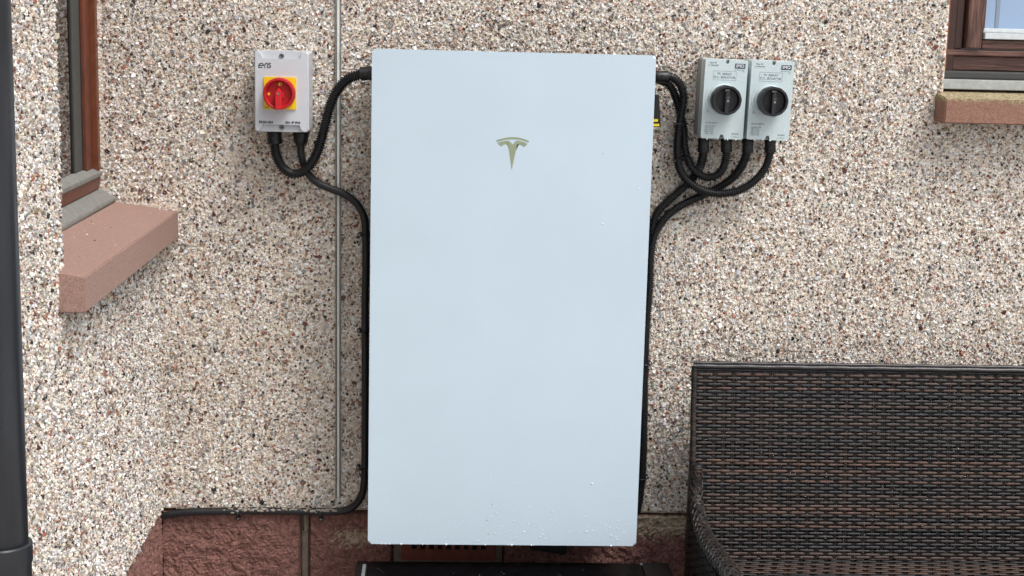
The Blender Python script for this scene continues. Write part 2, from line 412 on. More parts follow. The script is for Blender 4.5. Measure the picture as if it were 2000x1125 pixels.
# right window, its reveal and sill
rw = empty('window', (0, 0, 0)); rw.parent = wall; rw.matrix_parent_inverse = Matrix.Translation((0, 0, -GZ))
M_wood = mat('brown_woodgrain', (96, 66, 56), .5, noise=.0, nscale=20)
t = M_wood.node_tree; bs = t.nodes['Principled BSDF']
tc = t.nodes.new('ShaderNodeTexCoord'); mp = t.nodes.new('ShaderNodeMapping'); mp.inputs['Scale'].default_value = (260, 260, 14)
n = t.nodes.new('ShaderNodeTexNoise'); n.inputs['Scale'].default_value = 1; n.inputs['Detail'].default_value = 4; n.inputs['Distortion'].default_value = .6
cr = t.nodes.new('ShaderNodeValToRGB'); cr.color_ramp.elements[0].position = .38; cr.color_ramp.elements[0].color = (*lin((66, 40, 33)), 1)
cr.color_ramp.elements[1].position = .62; cr.color_ramp.elements[1].color = (*lin((112, 80, 70)), 1)
t.links.new(tc.outputs['Object'], mp.inputs[0]); t.links.new(mp.outputs[0], n.inputs['Vector']); t.links.new(n.outputs['Fac'], cr.inputs[0]); t.links.new(cr.outputs[0], bs.inputs['Base Color'])
M_woodh = M_wood.copy(); M_woodh.name = 'brown_woodgrain_across'
[x for x in M_woodh.node_tree.nodes if x.type == 'MAPPING'][0].inputs['Scale'].default_value = (14, 260, 260)
M_bdark = mat('dark_brown_frame', (62, 38, 32), .45, noise=.3, nscale=50)
M_glass = mat('window_glass', (150, 172, 200), .08, spec=.6)  # pale blue base colour stands in for the reflected sky
q = MB(); q.box(WX0, 1.046, .062, .16, .512, WZ1, .003); q.build('outer_frame', M_bdark, rw); q = MB(); q.box(1.0465, 1.0665, .070, .16, .5785, WZ1, .003); q.build('inner_frame', M_bdark, rw)
q = MB(); q.box(1.021, 1.028, .057, .0625, .512, WZ1, .002); q.build('frame_seal', mat('orange_brown', (128, 70, 46), .5), rw)
MB().box(1.071, 1.108, .056, .15, .5805, WZ1, .004).build('sash_stile', M_wood, rw)
MB().box(1.1085, 1.118, .072, .15, .6100, WZ1, .002).build('glazing_bead', M_wood, rw)
MB().box(1.1085, WX1, .058, .15, .5805, .6015, .004).build('sash_rail', M_woodh, rw)
M_walu = mat('white_aluminium', (206, 212, 214), .35, noise=.12, nscale=90)
q = MB(); q.prism([(1.112, .6035), (WX1, .6035), (WX1, .618), (1.112, .618)], .10, .050, .002); q.build('weather_bar', M_walu, rw); q = MB(); q.prism([(1.112, .6182), (WX1, .6182), (WX1, .6285), (1.114, .6285)], .10, .066, .003)
q.build('bar_upstand', M_walu, rw)
MB().box(1.1182, WX1, .096, .104, .60, WZ1).build('pane', M_glass, rw)
MB().box(1.1495, 1.1585, .0945, .0958, .629, WZ1).build('grey_strip', mat('strip_grey', (128, 142, 158), .4), rw)  # thin upright grey strip in front of the pane
q = MB(); q.box(WX0, WX1, .060, .16, .5635, .5775, .003); q.build('frame_rail', M_woodh, rw); q = MB(); q.box(WX0, WX1, .074, .16, .530, .563, .002); q.build('frame_rail', M_woodh, rw)
q = MB(); q.box(WX0+.001, WX1, .045, .16, .510, .5285, .004); q.build('dark_sill_rebate', mat('dark_grey_frame', (66, 66, 64), .5, noise=.2), rw)
q = MB(); q.box(WX0+.001, WX1, .012, .16, .487, .5095, .002); q.build('aluminium_sill', mat('pale_aluminium', (176, 180, 178), .45, noise=.25, nscale=80), rw)
def sill_material():
    m = mat('mossy_cast_stone', (158, 118, 100), .85, var=(118, 86, 74), nscale=260, bump=.6, bscale=600, bdist=.0008)
    t = m.node_tree; bs = t.nodes['Principled BSDF']; src = bs.inputs['Base Color'].links[0].from_socket
    ge = t.nodes.new('ShaderNodeTexCoord'); sx = t.nodes.new('ShaderNodeSeparateXYZ'); t.links.new(ge.outputs['Object'], sx.inputs[0])
    nz = t.nodes.new('ShaderNodeTexNoise'); nz.inputs['Scale'].default_value = 45; nz.inputs['Detail'].default_value = 8; t.links.new(ge.outputs['Object'], nz.inputs['Vector'])
    a = t.nodes.new('ShaderNodeMapRange'); a.inputs[1].default_value = .445; a.inputs[2].default_value = .474; t.links.new(sx.outputs['Z'], a.inputs[0])
    mu = t.nodes.new('ShaderNodeMath'); mu.operation = 'ADD'; t.links.new(a.outputs[0], mu.inputs[0]); t.links.new(nz.outputs['Fac'], mu.inputs[1])
    r = t.nodes.new('ShaderNodeMapRange'); r.inputs[1].default_value = .95; r.inputs[2].default_value = 1.35; r.inputs[4].default_value = .85; t.links.new(mu.outputs[0], r.inputs[0])
    vo = t.nodes.new('ShaderNodeTexVoronoi'); vo.inputs['Scale'].default_value = 260; t.links.new(ge.outputs['Object'], vo.inputs['Vector'])
    cr = t.nodes.new('ShaderNodeValToRGB'); cr.color_ramp.elements[0].color = (*lin((104, 90, 56)), 1); cr.color_ramp.elements[1].color = (*lin((186, 176, 142)), 1)
    sc = t.nodes.new('ShaderNodeSeparateColor'); t.links.new(vo.outputs['Color'], sc.inputs[0]); t.links.new(sc.outputs[0], cr.inputs[0])
    mx = t.nodes.new('ShaderNodeMix'); mx.data_type = 'RGBA'; t.links.new(r.outputs[0], mx.inputs['Factor']); t.links.new(src, mx.inputs['A']); t.links.new(cr.outputs[0], mx.inputs['B'])
    t.links.new(mx.outputs['Result'], bs.inputs['Base Color']); return m
q = MB()
prof = [(.06, SZ0), (-.072, SZ0), (-.072, SZT-.003-.006), (.06, .4865)]
for x in (SX0, WX1+.03): [q.bm.verts.new((x, y, z)) for y, z in prof]
q.bm.verts.ensure_lookup_table(); v = q.bm.verts
q.bm.faces.new((v[0], v[1], v[2], v[3])); q.bm.faces.new((v[7], v[6], v[5], v[4]))
for i in range(4): q.bm.faces.new((v[i], v[4+i], v[4+(i+1) % 4], v[(i+1) % 4]))
bmesh.ops.bevel(q.bm, geom=list(q.bm.edges), offset=.0025, segments=2, affect='EDGES')
q.build('window_sill', sill_material(), wall)

# ================================================================== SIDE WALL (projecting towards the viewer on the left)
side = empty('side_wall', (XL, -1, GZ), 'pebbledashed wall projecting forward at the left, with a brown window in it', 'wall')
OY, OZ, OT = -.892, .150, 1.45      # window opening: from the back wall to OY, above OZ
XE = -1.10
b = MB()
b.box(XE, XL, -2.05, OY, PZ, 2.2); b.box(XE, XL-.0005, OY, .0015, PZ, .106); b.box(XE, XL-.0005, OY, .0015, OT, 2.2)
b.build('render', M_mortar, side)
ts = lambda V: np.stack([XL+V[:, 2], V[:, 0], V[:, 1]], 1)
def keep_side(u, v):
    k = (v > PZ+.001+.010*0) & ~((u > OY+.0015) & (v > .106))
    k &= ~((u > -.928) & (v > .108) & (v < .186))
    return k
dash('pebbledash', -1.62, -.001, PZ-.002, .84, keep_side, ts, side, 2)
# chips round the corner of the opening
dash('jamb_pebbledash', XL-.10, XL-.001, .19, .84, lambda u, v: u < XL-.004, lambda V: np.stack([V[:, 0], OY+V[:, 2], V[:, 1]], 1), side, 3, large=False)
MB().box(XE, XL-.0280, -2.04, .02, GZ-.05, PZ-.0005).build('mortar_bed', M_pmortar, side)
tsb = lambda V: np.stack([XL-.0278+V[:, 2], V[:, 0], V[:, 1]], 1)
for i, (a, c) in enumerate(((-.085, .012), (-.52, -.097), (-.955, -.532), (-1.39, -.967), (-1.83, -1.402))):
    for j, (z0, z1) in enumerate(((-.765, PZ-.004), (-.99, -.78))):
        block(a, c, z0, z1, tsb, side, 60+i*2+j, step=.005)
b = MB()
for i in range(0, 200):
    ya = -2.0+.01*i; zz = PZ-.001-rng.random()*.003; b.box(XL-.0270, XL-.0012+rng.random()*.001, ya, ya+.01+.0002*(i % 2), zz, PZ+.002)
b.build('drip_edge', M_cement, side)
# stone sill
q = MB(); XS = -.7545
prof = [(-.94, .107), (XS, .107), (XS, .1690), (-.94, .1935)]
for y, up in ((-.9270, .006), (.0005, 0)): [q.bm.verts.new((x, y, z+up*(1 if z < .15 else .9))) for x, z in prof]
q.bm.verts.ensure_lookup_table(); v = q.bm.verts
q.bm.faces.new((v[0], v[1], v[2], v[3])); q.bm.faces.new((v[7], v[6], v[5], v[4]))
for i in range(4): q.bm.faces.new((v[i], v[4+i], v[4+(i+1) % 4], v[(i+1) % 4]))
bmesh.ops.bevel(q.bm, geom=list(q.bm.edges), offset=.002, segments=2, affect='EDGES')
sillo = q.build('window_sill', M_sill, side)
# loose chips lying on the sill
rngn = np.random.default_rng(8); nn = 46
cu = rngn.uniform(-.9, -.02, nn); cv = rngn.uniform(-.885, XS-.01, nn)
cv[:14] = rngn.uniform(-.80, XS-.012, 14); cu[:14] = rngn.uniform(-.035, -.008, 14)
V, Q, C = chips(cu, cv, rngn.uniform(.0010, .0028, nn), rngn.uniform(.0006, .0014, nn), rngn)
zt = .1690-V[:, 0]*.0058+(XS-V[:, 1])*(.0245/.1855)
quads_mesh('loose_chips', np.stack([V[:, 1], V[:, 0], zt+V[:, 2]], 1), Q, M_stone, sillo, C)
# window in the side wall
lw = empty('window', (0, 0, 0)); lw.parent = side; lw.matrix_parent_inverse = Matrix.Translation((-XL, 1, -GZ))
def strip(prof, y0, y1, name, m, bev=.0015):
    q = MB(); nP = len(prof)
    for y in (y0, y1): [q.bm.verts.new((x, y, z)) for x, z in prof]
    q.bm.verts.ensure_lookup_table(); v = q.bm.verts
    q.bm.faces.new(v[:nP]); q.bm.faces.new(v[nP:][::-1])
    for i in range(nP): q.bm.faces.new((v[i], v[nP+i], v[nP+(i+1) % nP], v[(i+1) % nP]))
    if bev: bmesh.ops.bevel(q.bm, geom=list(q.bm.edges), offset=bev, segments=2, affect='EDGES')
    return q.build(name, m, lw)
strip([(-1.0, .1955), (-.895, .1905), (-.893, .1915), (-.893, .2000), (-.905, .2045), (-.925, .216), (-1.0, .222)], OY, -.0035, 'aluminium_sill', M_alu)
strip([(-1.0, .2225), (-.930, .2185), (-.928, .2475), (-1.0, .2475)], OY, -.004, 'frame_rail', M_frame)
strip([(-1.0, .248), (-.9235, .2478), (-.9225, .2575), (-.9330, .2625), (-.9475, .2695), (-1.0, .2695)], OY, -.006, 'sash_weather_bar', M_alu, .001)
q = MB(); q.box(-.99, -.9265, -.028, -.004, .2610, OT, .002); q.build('frame_edge', mat('orange_brown_frame', (112, 62, 38), .4, noise=.3, nscale=30), lw)
q = MB(); q.box(-.99, -.938, -.092, -.0285, .2655, OT, .002); q.build('frame_jamb', M_frame, lw)
q = MB(); q.box(-.99, -.9445, -.100, -.0925, .268, OT); q.build('gasket', M_dark, lw)
q = MB(); q.box(-.992, -.9445, -.172, -.1005, .2700, OT, .0015); q.build('sash_stile', M_stile, lw)
q = MB(); q.box(-.992, -.9470, -.182, -.1725, .2700, OT); q.build('glazing_gasket', M_dark, lw)
q = MB(); q.box(-.992, -.9490, OY, -.1822, .2700, OT)
M_pane = mat('dark_pane', (40, 36, 34), .03, spec=1.0); q.build('pane', M_pane, lw)

# ================================================================== DRAINPIPE
dp = empty('drainpipe', (-.745, -1.48, GZ), 'black plastic round drainpipe at the left edge', 'drainpipe')
PX, PY = -.745, -1.48
M_pipe = mat('black_pipe', (46, 49, 55), .34, noise=.55, nscale=12, rough_var=.1, bump=.05, bscale=40)
_t = M_pipe.node_tree; _n = [x for x in _t.nodes if x.type == 'TEX_NOISE'][0]; _m = _t.nodes.new('ShaderNodeMapping'); _m.inputs['Scale'].default_value = (3, 3, .35)
_c = [x for x in _t.nodes if x.type == 'TEX_COORD'][0]; _t.links.new(_c.outputs['Object'], _m.inputs[0]); _t.links.new(_m.outputs[0], _n.inputs['Vector'])
def vtube(parent, name, r, z0, z1, m, lips=()):
    b = MB(); n = 48; zs = [(r*.97, z0), (r, z0+.002)]+[(r, z1-.002), (r*.97, z1)]
    for l in lips: pass
    b.tube([(PX, PY, z) for _, z in zs], [a for a, _ in zs], n); return b.build(name, m, parent)
vtube(dp, 'pipe', .034, GZ, -.13, M_pipe); vtube(dp, 'pipe', .0342, -.1295, 2.0, M_pipe)
b = MB(); b.tube([(PX, PY, z) for z in (-.16, -.158, -.128, -.122, -.098, -.096)], [.036, .0375, .0375, .0395, .0395, .0375], 48); b.build('socket_collar', M_pipe, dp)
b = MB(); b.tube([(PX, PY, z) for z in (.845, .847, .883, .885)], [.036, .0372, .0372, .036], 40); b.box(XL+.002, PX-.02, PY-.012, PY+.012, .85, .88); b.build('bracket', M_pipe, dp)

# ================================================================== BATTERY UNIT
bat = empty('battery_unit', (0, -.03, -.5525), 'large white glass fronted wall battery with a T shaped emblem', 'battery')
W2, H2 = .3045, .5525
def rrect(x0, x1, z0, z1, r, n=6):
    pts = []
    for cx, cz, a0 in ((x1-r, z1-r, 0), (x0+r, z1-r, 90), (x0+r, z0+r, 180), (x1-r, z0+r, 270)):
        for k in range(n+1): a = R(a0+90*k/n); pts.append((cx+r*math.cos(a), cz+r*math.sin(a)))
    return pts
b = MB(); b.prism(rrect(-W2, W2, -H2, H2, .007), -.188, -.210, .0048, 4); fp = b.build('front_glass', M_panel, bat, 60)
b = MB(); b.prism(rrect(-W2+.012, W2-.012, -H2+.012, H2-.010, .012), -.035, -.1878, .006, 3); b.build('body', M_black, bat)
b = MB()
for z in (.30, -.30): b = MB(); b.box(-.22, .22, -.0349, -.006, z-.03, z+.03, .002); b.build('wall_bracket', M_galv, bat)
# thin dark line of the casing seen above the glass
b = MB(); b.box(-W2+.004, W2-.004, -.1877, -.165, H2-.0095, H2-.0035, .001); b.build('top_cap', mat('grey_casing', (128, 134, 138), .4), bat)
b = MB(); b.prism([(.322, .392), (.338, .392), (.332, .463), (.322, .463)], -.070, -.090, .002); b.box(.288, .3225, -.090, -.070, .392, .463, .002); sw = b.build('side_switch', M_black, bat)
b = MB(); b.box(.300, .3345, -.0912, -.0902, .3935, .3985); b.box(.300, .3310, -.0912, -.0902, .4035, .4090); b.build('yellow_marking', mat('yellow_mark', (232, 214, 30), .4), sw)
b = MB(); b.prism([(.070, -.612), (.0765, -.622), (.156, -.6335), (.161, -.628), (.163, -.60), (.070, -.60)], -.036, -.052, .002); b.box(.09, .15, -.05, -.036, -.61, -.53); b.build('bottom_lug', M_black, bat)
def zpoly(pts, sc, ox, oy, Y):
    return [((lambda p: (p.x, p.z))(onY(ox+x/sc, oy+y/sc, Y))) for x, y in pts]
arc = [(295, 350), (360, 327), (430, 308), (500, 294), (560, 287), (625, 284), (700, 287), (770, 299), (830, 315), (900, 338), (960, 362), (940, 393), (885, 369), (830, 352), (765, 337), (700, 329), (620, 326), (540, 329), (480, 338), (430, 350), (370, 364), (318, 380)]
bodyp = [(325, 405), (360, 388), (400, 376), (450, 365), (500, 358), (555, 356), (590, 392), (625, 432), (660, 394), (695, 356), (760, 360), (805, 371), (850, 384), (922, 418), (890, 455), (845, 482), (825, 452), (790, 438), (750, 431), (718, 430), (690, 560), (650, 740), (609, 942), (580, 740), (548, 520), (532, 428), (490, 427), (450, 432), (425, 448), (408, 474), (360, 440)]
b = MB(); b.prism(zpoly(arc, 10.225, 940, 240, -.2104), -.2101, -.2104); b.prism(zpoly(bodyp, 10.225, 940, 240, -.2104), -.2101, -.2104)
bmesh.ops.triangulate(b.bm, faces=b.bm.faces); b.build('emblem', M_logo, bat, 0)
b = MB()
for px, py in ((951, 1016), (954, 1043), (961, 985), (1177, 300)):
    p = onY(px, py, -.2102); b.lathe(p.x, p.z, [(.0009, -.2101), (.0007, -.2106), (0, -.2107)], 8)
gr_ = b.build('grit', M_dark, bat); gr_['kind'] = 'stuff'
# raindrops on the glass
def drops(parent, spots, Y, name='raindrops', flat=.5, m=None):
    bm = bmesh.new()
    for (x, z, r) in spots:
        res = bmesh.ops.create_icosphere(bm, subdivisions=2, radius=r)
        for v in res['verts']: v.co = Vector((x+v.co.x, Y+v.co.y*flat, z+v.co.z*(1.15 if v.co.z < 0 else 1)))
    me = bpy.data.meshes.new(name); bm.to_mesh(me); bm.free(); me.polygons.foreach_set('use_smooth', [True]*len(me.polygons))
    o = link(name, me, m or M_drop, parent); o['kind'] = 'stuff'; return o
M_drop = bpy.data.materials.new('water'); M_drop.use_nodes = True
bb = M_drop.node_tree.nodes['Principled BSDF']; bb.inputs['Base Color'].default_value = (.93, .97, 1, 1); bb.inputs['Roughness'].default_value = .02
bb.inputs['Transmission Weight'].default_value = .75; bb.inputs['IOR'].default_value = 1.33; bb.inputs['Specular IOR Level'].default_value = 1.0
M_dropw = mat('water_on_white', (.66, .77, .84), .12, spec=.6)  # pale opaque base stands in for the white highlights of clear drops
rg = random.Random(12); sp = []
for i in range(250):
    z = -H2+.006+abs(rg.gauss(0, 1))*.06; x = rg.uniform(-.29, .295)
    if x < -.1 and rg.random() < .55: continue
    sp.append((x, z, rg.choice([.0006, .0007, .0009, .0011, .0014])))
for i in range(34): sp.append((rg.uniform(-.28, .295), rg.uniform(-.45, .52), rg.choice([.0007, .0009, .0013])))
for i in range(16): sp.append((rg.uniform(-.29, .29), -H2+.0005, rg.choice([.0012, .0018, .0024])))
for (px, py, r) in ((1177, 437, .002), (1247, 369, .0018), (906, 658, .0018), (1156, 945, .0024), (1145, 1039, .0022), (1125, 633, .0016), (1151, 839, .0016), (1023, 1039, .002)):
    p = onY(px, py, -.21); sp.append((p.x, p.z, r))
drops(bat, sp, -.2102, m=M_dropw)

# ================================================================== RED/YELLOW ROTARY SWITCH BOX
def roty(cx, cz, a): return Matrix.Translation((cx, 0, cz)) @ Matrix.Rotation(a, 4, 'Y') @ Matrix.Translation((-cx, 0, -cz))
ers = empty('rotary_isolator', (-.507, 0, .363), 'light grey isolator box with red knob on a yellow plate, left of the battery', 'switch')
EX0, EX1, EZ0, EZ1 = -.5665, -.4485, .3635, .5400; EY = -.110
b = MB(); b.prism(rrect(EX0, EX1+.0015, EZ0, EZ1, .006), -.006, -.1015, .003, 2); b.build('case', M_ers, ers)
def notch(x0, x1, z0, z1, w):  # outline with a well at top and bottom
    cx0, cx1 = x0+.0085, x1-.0085; pts = []
    pts += [(x0+.002, z0+.004), (x0+.006, z0+.0015)]
    pts += [(cx0, z0+.001)]+[(cx0+.010*math.sin(R(a)), z0+.001+(w+.000)*(1-math.cos(R(a)))) for a in (20, 45, 70, 90)]
    pts += [(cx1-.010*math.sin(R(a)), z0+.001+w*(1-math.cos(R(a)))) for a in (90, 70, 45, 20)]+[(cx1, z0+.001)]
    pts += [(x1-.004, z0+.0015), (x1-.001, z0+.005), (x1-.001, z1-.005), (x1-.004, z1-.0015)]
    pts += [(cx1, z1-.001)]+[(cx1-.010*math.sin(R(a)), z1-.001-w*(1-math.cos(R(a)))) for a in (20, 45, 70, 90)]
    pts += [(cx0+.010*math.sin(R(a)), z1-.001-w*(1-math.cos(R(a)))) for a in (90, 70, 45, 20)]+[(cx0, z1-.001)]
    pts += [(x0+.006, z1-.0015), (x0+.002, z1-.005)]
    return pts
b = MB(); b.prism(notch(EX0, EX1, EZ0, EZ1, .0165), -.1013, EY, .0012, 2); b.build('lid', M_ers, ers, 30)
for z in (.5300, .3735):
    b = MB(); b.lathe(-.5065, z, [(.0054, -.1012), (.0054, -.1045), (.0046, -.1052), (.0043, -.1032), (0, -.1030)], 20); sc = b.build('lid_screw', M_scr, ers)
    b = MB(); b.box(-.5098, -.5032, -.1037, -.1031, z-.0008, z+.0008); b.box(-.5073, -.5057, -.1039, -.1031, z-.0032, z+.0032); b.build('screw_slot', M_slot, sc)
b = MB(); b.prism(rrect(-.5448, -.4742, .4137, .4838, .002), EY+.0003, EY-.0035, .001, 2); yp = b.build('yellow_plate', M_yel, ers)
b = MB(); b.stroke([(-.4815, .4665), (-.4785, .4600)], .0012, 0, EY-.0037); b.build('plate_mark', M_dark, yp, 0); b = MB(); b.stroke([(-.5425, .4165), (-.5395, .4172), (-.5370, .4160), (-.5345, .4168)], .0009, 0, EY-.0037); b.build('plate_mark', M_dark, yp, 0)
KX, KZ = -.5093, .4490; KY = EY-.0037
b = MB(); b.lathe(KX, KZ, [(.0335, KY), (.0345, KY-.004), (.0345, KY-.030), (.0335, KY-.033), (.0300, KY-.0335), (.0282, KY-.032), (.0265, KY-.022), (.0262, KY-.020), (0, KY-.020)], 64); kn = b.build('red_knob', mat('red_plastic_shaded', (176, 24, 32), .5, spec=.35), ers)  # knob red painted darker as shading, so the brighter handle stands out
b = MB(); b.prism([(KX-.0068, KZ+.004), (KX-.0068, KZ-.028), (KX-.0055, KZ-.0335), (KX+.0055, KZ-.0335), (KX+.0068, KZ-.028), (KX+.0068, KZ+.004), (KX+.0005, KZ+.0125)], KY-.0195, KY-.040, .001, 2)
b.prism([(KX+.007, KZ+.003), (KX+.007, KZ-.009), (KX+.0105, KZ-.009), (KX+.0105, KZ+.003)], KY-.0195, KY-.027, .0005, 1); hd = b.build('handle', M_red, kn)
b = MB(); b.lathe(KX-.0002, KZ+.0005, [(.0027, KY-.0401), (.0027, KY-.0408), (0, KY-.0408)], 14); b.build('handle_screw', M_steel, hd)
for (x, z, r) in ((KX+.002, KZ+.0205, .0038), (KX-.0225, KZ-.001, .0030)): b = MB(); b.lathe(x, z, [(r, KY-.0200), (r, KY-.0206), (0, KY-.0206)], 16); b.build('window_dot', M_yel, kn)
b = MB(); b.box(KX+.0025, KX+.0045, KY-.0212, KY-.0207, KZ+.0185, KZ+.0225); b.build('dot_mark', M_dark, kn)
def zs_(pts): return [((lambda p: (p.x, p.z))(onY(495+x/6.617, 95+y/6.617, EY-.0004))) for x, y in pts]
b = MB()
for st in ([(78, 217), (128, 217), (124, 200), (110, 189), (92, 189), (76, 202), (70, 220), (70, 243), (112, 243)], [(147, 248), (147, 212), (155, 196), (168, 188), (180, 188)], [(181, 200), (181, 248)], [(222, 188), (205, 188), (197, 196), (198, 206), (216, 218), (221, 230), (216, 242), (188, 245)]):
    b.stroke(zs_(st), .0019, 0, EY-.0004)
b.build('logo', M_ink, ers, 0)
p = onY(505.5, 238.5, EY-.0003); text_mesh('ERS01404', p.x, p.z, EY-.0003, .0078, M_ink, ers, bold=.0003, sx=.98)
p = onY(557, 239.5, EY-.0003); text_mesh('40A 4P IP65', p.x, p.z, EY-.0003, .0074, M_ink, ers, bold=.0003, sx=.90)

# ================================================================== DC ISOLATORS
IY = -.110
def isolator(cx, cz, label):
    o = empty('dc_isolator', (cx, 0, cz-.088), label, 'switch', 'grey array isolator boxes right of the battery')
    A = roty(cx, cz, R(1.1)); hw, hh = .0478, .0882
    b = MB(); b.prism(rrect(cx-hw+.001, cx+hw-.001, cz-hh+.0006, cz+hh-.0006, .004), -.006, -.060, .001, 1); b.rot(A); b.build('case', M_imob, o)
    b = MB(); b.prism(rrect(cx-hw, cx+hw, cz-hh, cz+hh, .004), -.0605, -.0900, .001, 1); b.rot(A); b.build('cover', M_imo, o)
    # lid with screw notches at top and bottom
    r = .0052; dt, db = .0018, -.0006
    pts = rrect(cx-hw, cx+hw, cz-hh, cz+hh, .004)
    n = len(pts)//4
    top = [(cx+dt+r*math.cos(R(a)), cz+hh-.0052+r*math.sin(R(a))) for a in (50, 20, -10, -50, -90, -130, -170, -200, -230)]
    bot = [(cx+db-r, cz-hh)]+[(cx+db+r*math.cos(R(a)), cz-hh+.0060+r*math.sin(R(a))) for a in (180, 150, 120, 90, 60, 30, 0)]+[(cx+db+r, cz-hh)]
    top = [(cx+dt+.0034, cz+hh)]+top[0:]+[(cx+dt-.0034, cz+hh)]
    top = [p for p in top if p[1] <= cz+hh]
    full = pts[:n]+top+pts[n:3*n]+bot+pts[3*n:]
    b = MB(); b.prism(full, -.0898, IY, .0010, 2); b.rot(A); b.build('lid', M_imo, o, 30)
    for x, z in ((cx+dt, cz+hh-.0055), (cx+db, cz-hh+.0058)):
        b = MB(); b.lathe(x, z, [(.0040, -.0898), (.0040, -.0940), (.0032, -.0945), (0, -.0938)], 16); b.rot(A); b.build('lid_screw', M_scr, o)
    # knob
    kx, kz = cx-.0025, cz+.0002
    b = MB(); b.lathe(kx, kz, [(.0345, IY+.0002), (.0345, IY-.005), (.0325, IY-.009), (.031, IY-.011), (.031, IY-.014), (0, IY-.014)], 48); b.rot(A); b.build('knob_base', M_imo, o)
    b = MB(); b.lathe(kx, kz, [(.0312, IY-.0145), (.0325, IY-.016), (.0325, IY-.046), (.0315, IY-.048), (.0275, IY-.048), (.0262, IY-.046), (.0250, IY-.030), (.0210, IY-.0295), (.0208, IY-.0285), (.0185, IY-.0285), (.0183, IY-.0298), (0, IY-.030)], 72, wob=lambda k: .008 if k % 6 < 3 else -.004)
    b.rot(A); kb = b.build('knob', M_knob, o)
    b = MB(); b.prism([(kx-.0045, kz+.0165), (kx-.0045, kz-.029), (kx+.004, kz-.029), (kx+.0045, kz+.0145), (kx+.0015, kz+.018)], IY-.029, IY-.050, .0008, 2); b.rot(A); gp = b.build('grip', M_knob, kb)
    b = MB(); b.box(kx-.0045, kx+.0055, IY-.0415, IY-.036, kz+.0195, kz+.0245, .0005); b.rot(A); b.build('indicator', mat('indicator_grey', (120, 116, 110), .5), kb)
    b = MB(); b.lathe(kx+.0015, kz-.001, [(.0027, IY-.0501), (.0027, IY-.0504), (0, IY-.0504)], 10)
    for (xa, za, xb, zb) in ((-.001, .0065, .003, .0085), (.003, .0085, .0045, .0065), (0, .0045, .004, .0045)): b.stroke([(kx+xa, kz+za), (kx+xb, kz+zb)], .0006, 0, IY-.0504)
    b.rot(A); b.build('grip_marks', M_steel, gp)
    # printing
    def T(txt, px, pz, size, m=M_ink, al='LEFT', sx=1., bold=0.):
        v = A @ Vector((cx+px, 0, cz+pz)); text_mesh(txt, v.x, v.z, IY-.0003, size, m, o, align=al, sx=sx, bold=bold, tilt=R(1.1))
    T('Type 4X', -.0385, .0800, .0046); T('IP66 NW', -.0345, .0742, .0044)

    b = MB(); b.stroke([(cx-.0400, cz+.0725), (cx-.0368, cz+.0725), (cx-.0368, cz+.0757), (cx-.0400, cz+.0757), (cx-.0400, cz+.0725)], .0004, 0, IY-.0003)
    b.rot(A); b.build("outline_print", M_ink2, o, 0); b = MB()
    bx0, bx1, bz0, bz1 = -.0285, .0225, .0425, .0622
    b.stroke([(cx+bx0, cz+bz0), (cx+bx1, cz+bz0), (cx+bx1, cz+bz1), (cx+bx0, cz+bz1), (cx+bx0, cz+bz0)], .00045, 0, IY-.0003)
    b.rot(A); b.build('outline_print', M_ink2, o, 0); b = MB(); b.stroke([(cx+.020, cz-.0828), (cx+.0265, cz-.0828), (cx+.0290, cz-.0800)], .0005, 0, IY-.0003); b.stroke([(cx+.0300, cz-.0850), (cx+.0300, cz-.0810), (cx+.0320, cz-.0828), (cx+.037, cz-.0828)], .0005, 0, IY-.0003)
    b.rot(A); b.build('symbol_print', M_ink2, o, 0); b = MB()
    for a0 in range(150, 235, 10): b.stroke([(kx+.041*math.cos(R(a0)), kz+.041*math.sin(R(a0))), (kx+.041*math.cos(R(a0+8)), kz+.041*math.sin(R(a0+8)))], .00035, 0, IY-.0003)
    b.rot(A); b.build('arc_print', M_ink2, o, 0); b = MB(); b.stroke([(cx-.0385, cz-.0300), (cx-.0345, cz-.0300), (cx-.0345, cz-.0270), (cx-.0385, cz-.0270), (cx-.0385, cz-.0300)], .0004, 0, IY-.0003)
    b.stroke([(cx-.0378, cz-.0270), (cx-.0378, cz-.0248), (cx-.0352, cz-.0248), (cx-.0352, cz-.0270)], .0004, 0, IY-.0003)
    b.rot(A); b.build('padlock_print', M_ink2, o, 0)
    T('PV ARRAY', -.003, .0562, .0068, M_ink2, 'CENTER', 1.05); T('D.C. ISOLATOR', -.003, .0487, .0068, M_ink2, 'CENTER', 1.02)
    b = MB(); v = [(cx+.0185, cz+.0690), (cx+.0420, cz+.0690), (cx+.0425, cz+.0800), (cx+.0190, cz+.0800)]; b.prism(v, IY-.0001, IY-.0003); b.rot(A); b.build('logo_panel', M_navy, o, 0)
    v = A @ Vector((cx+.0305, 0, cz+.0746)); text_mesh('IMO', v.x, v.z, IY-.0006, .0098, M_white, o, align='CENTER', bold=.0001, tilt=R(1.1))
    T('www.control your machine', .0185, .0660, .0020, M_ink2); T('in safety', .0415, .0630, .0020, M_ink2, 'RIGHT')
    T('IEC/AS 60947.3', -.0395, -.0530, .0046, M_ink)
    for i, tx in enumerate(('Ithe/solar 40A', '500V I=32A', '650V I=27A', '800V I=16A', '1000V I=9A')): T(tx, -.0400, -.0602-.0043*i, .0040, M_ink2)
    T('DC-PV2', .0220, -.0760, .0046, M_ink)
    return o
isolator(.4752, .4575, 'left one of two grey isolator boxes with a black knob, nearer the battery')
isolator(.5792, .4570, 'right one of two grey isolator boxes with a black knob, farther from the battery')
rg = random.Random(5)
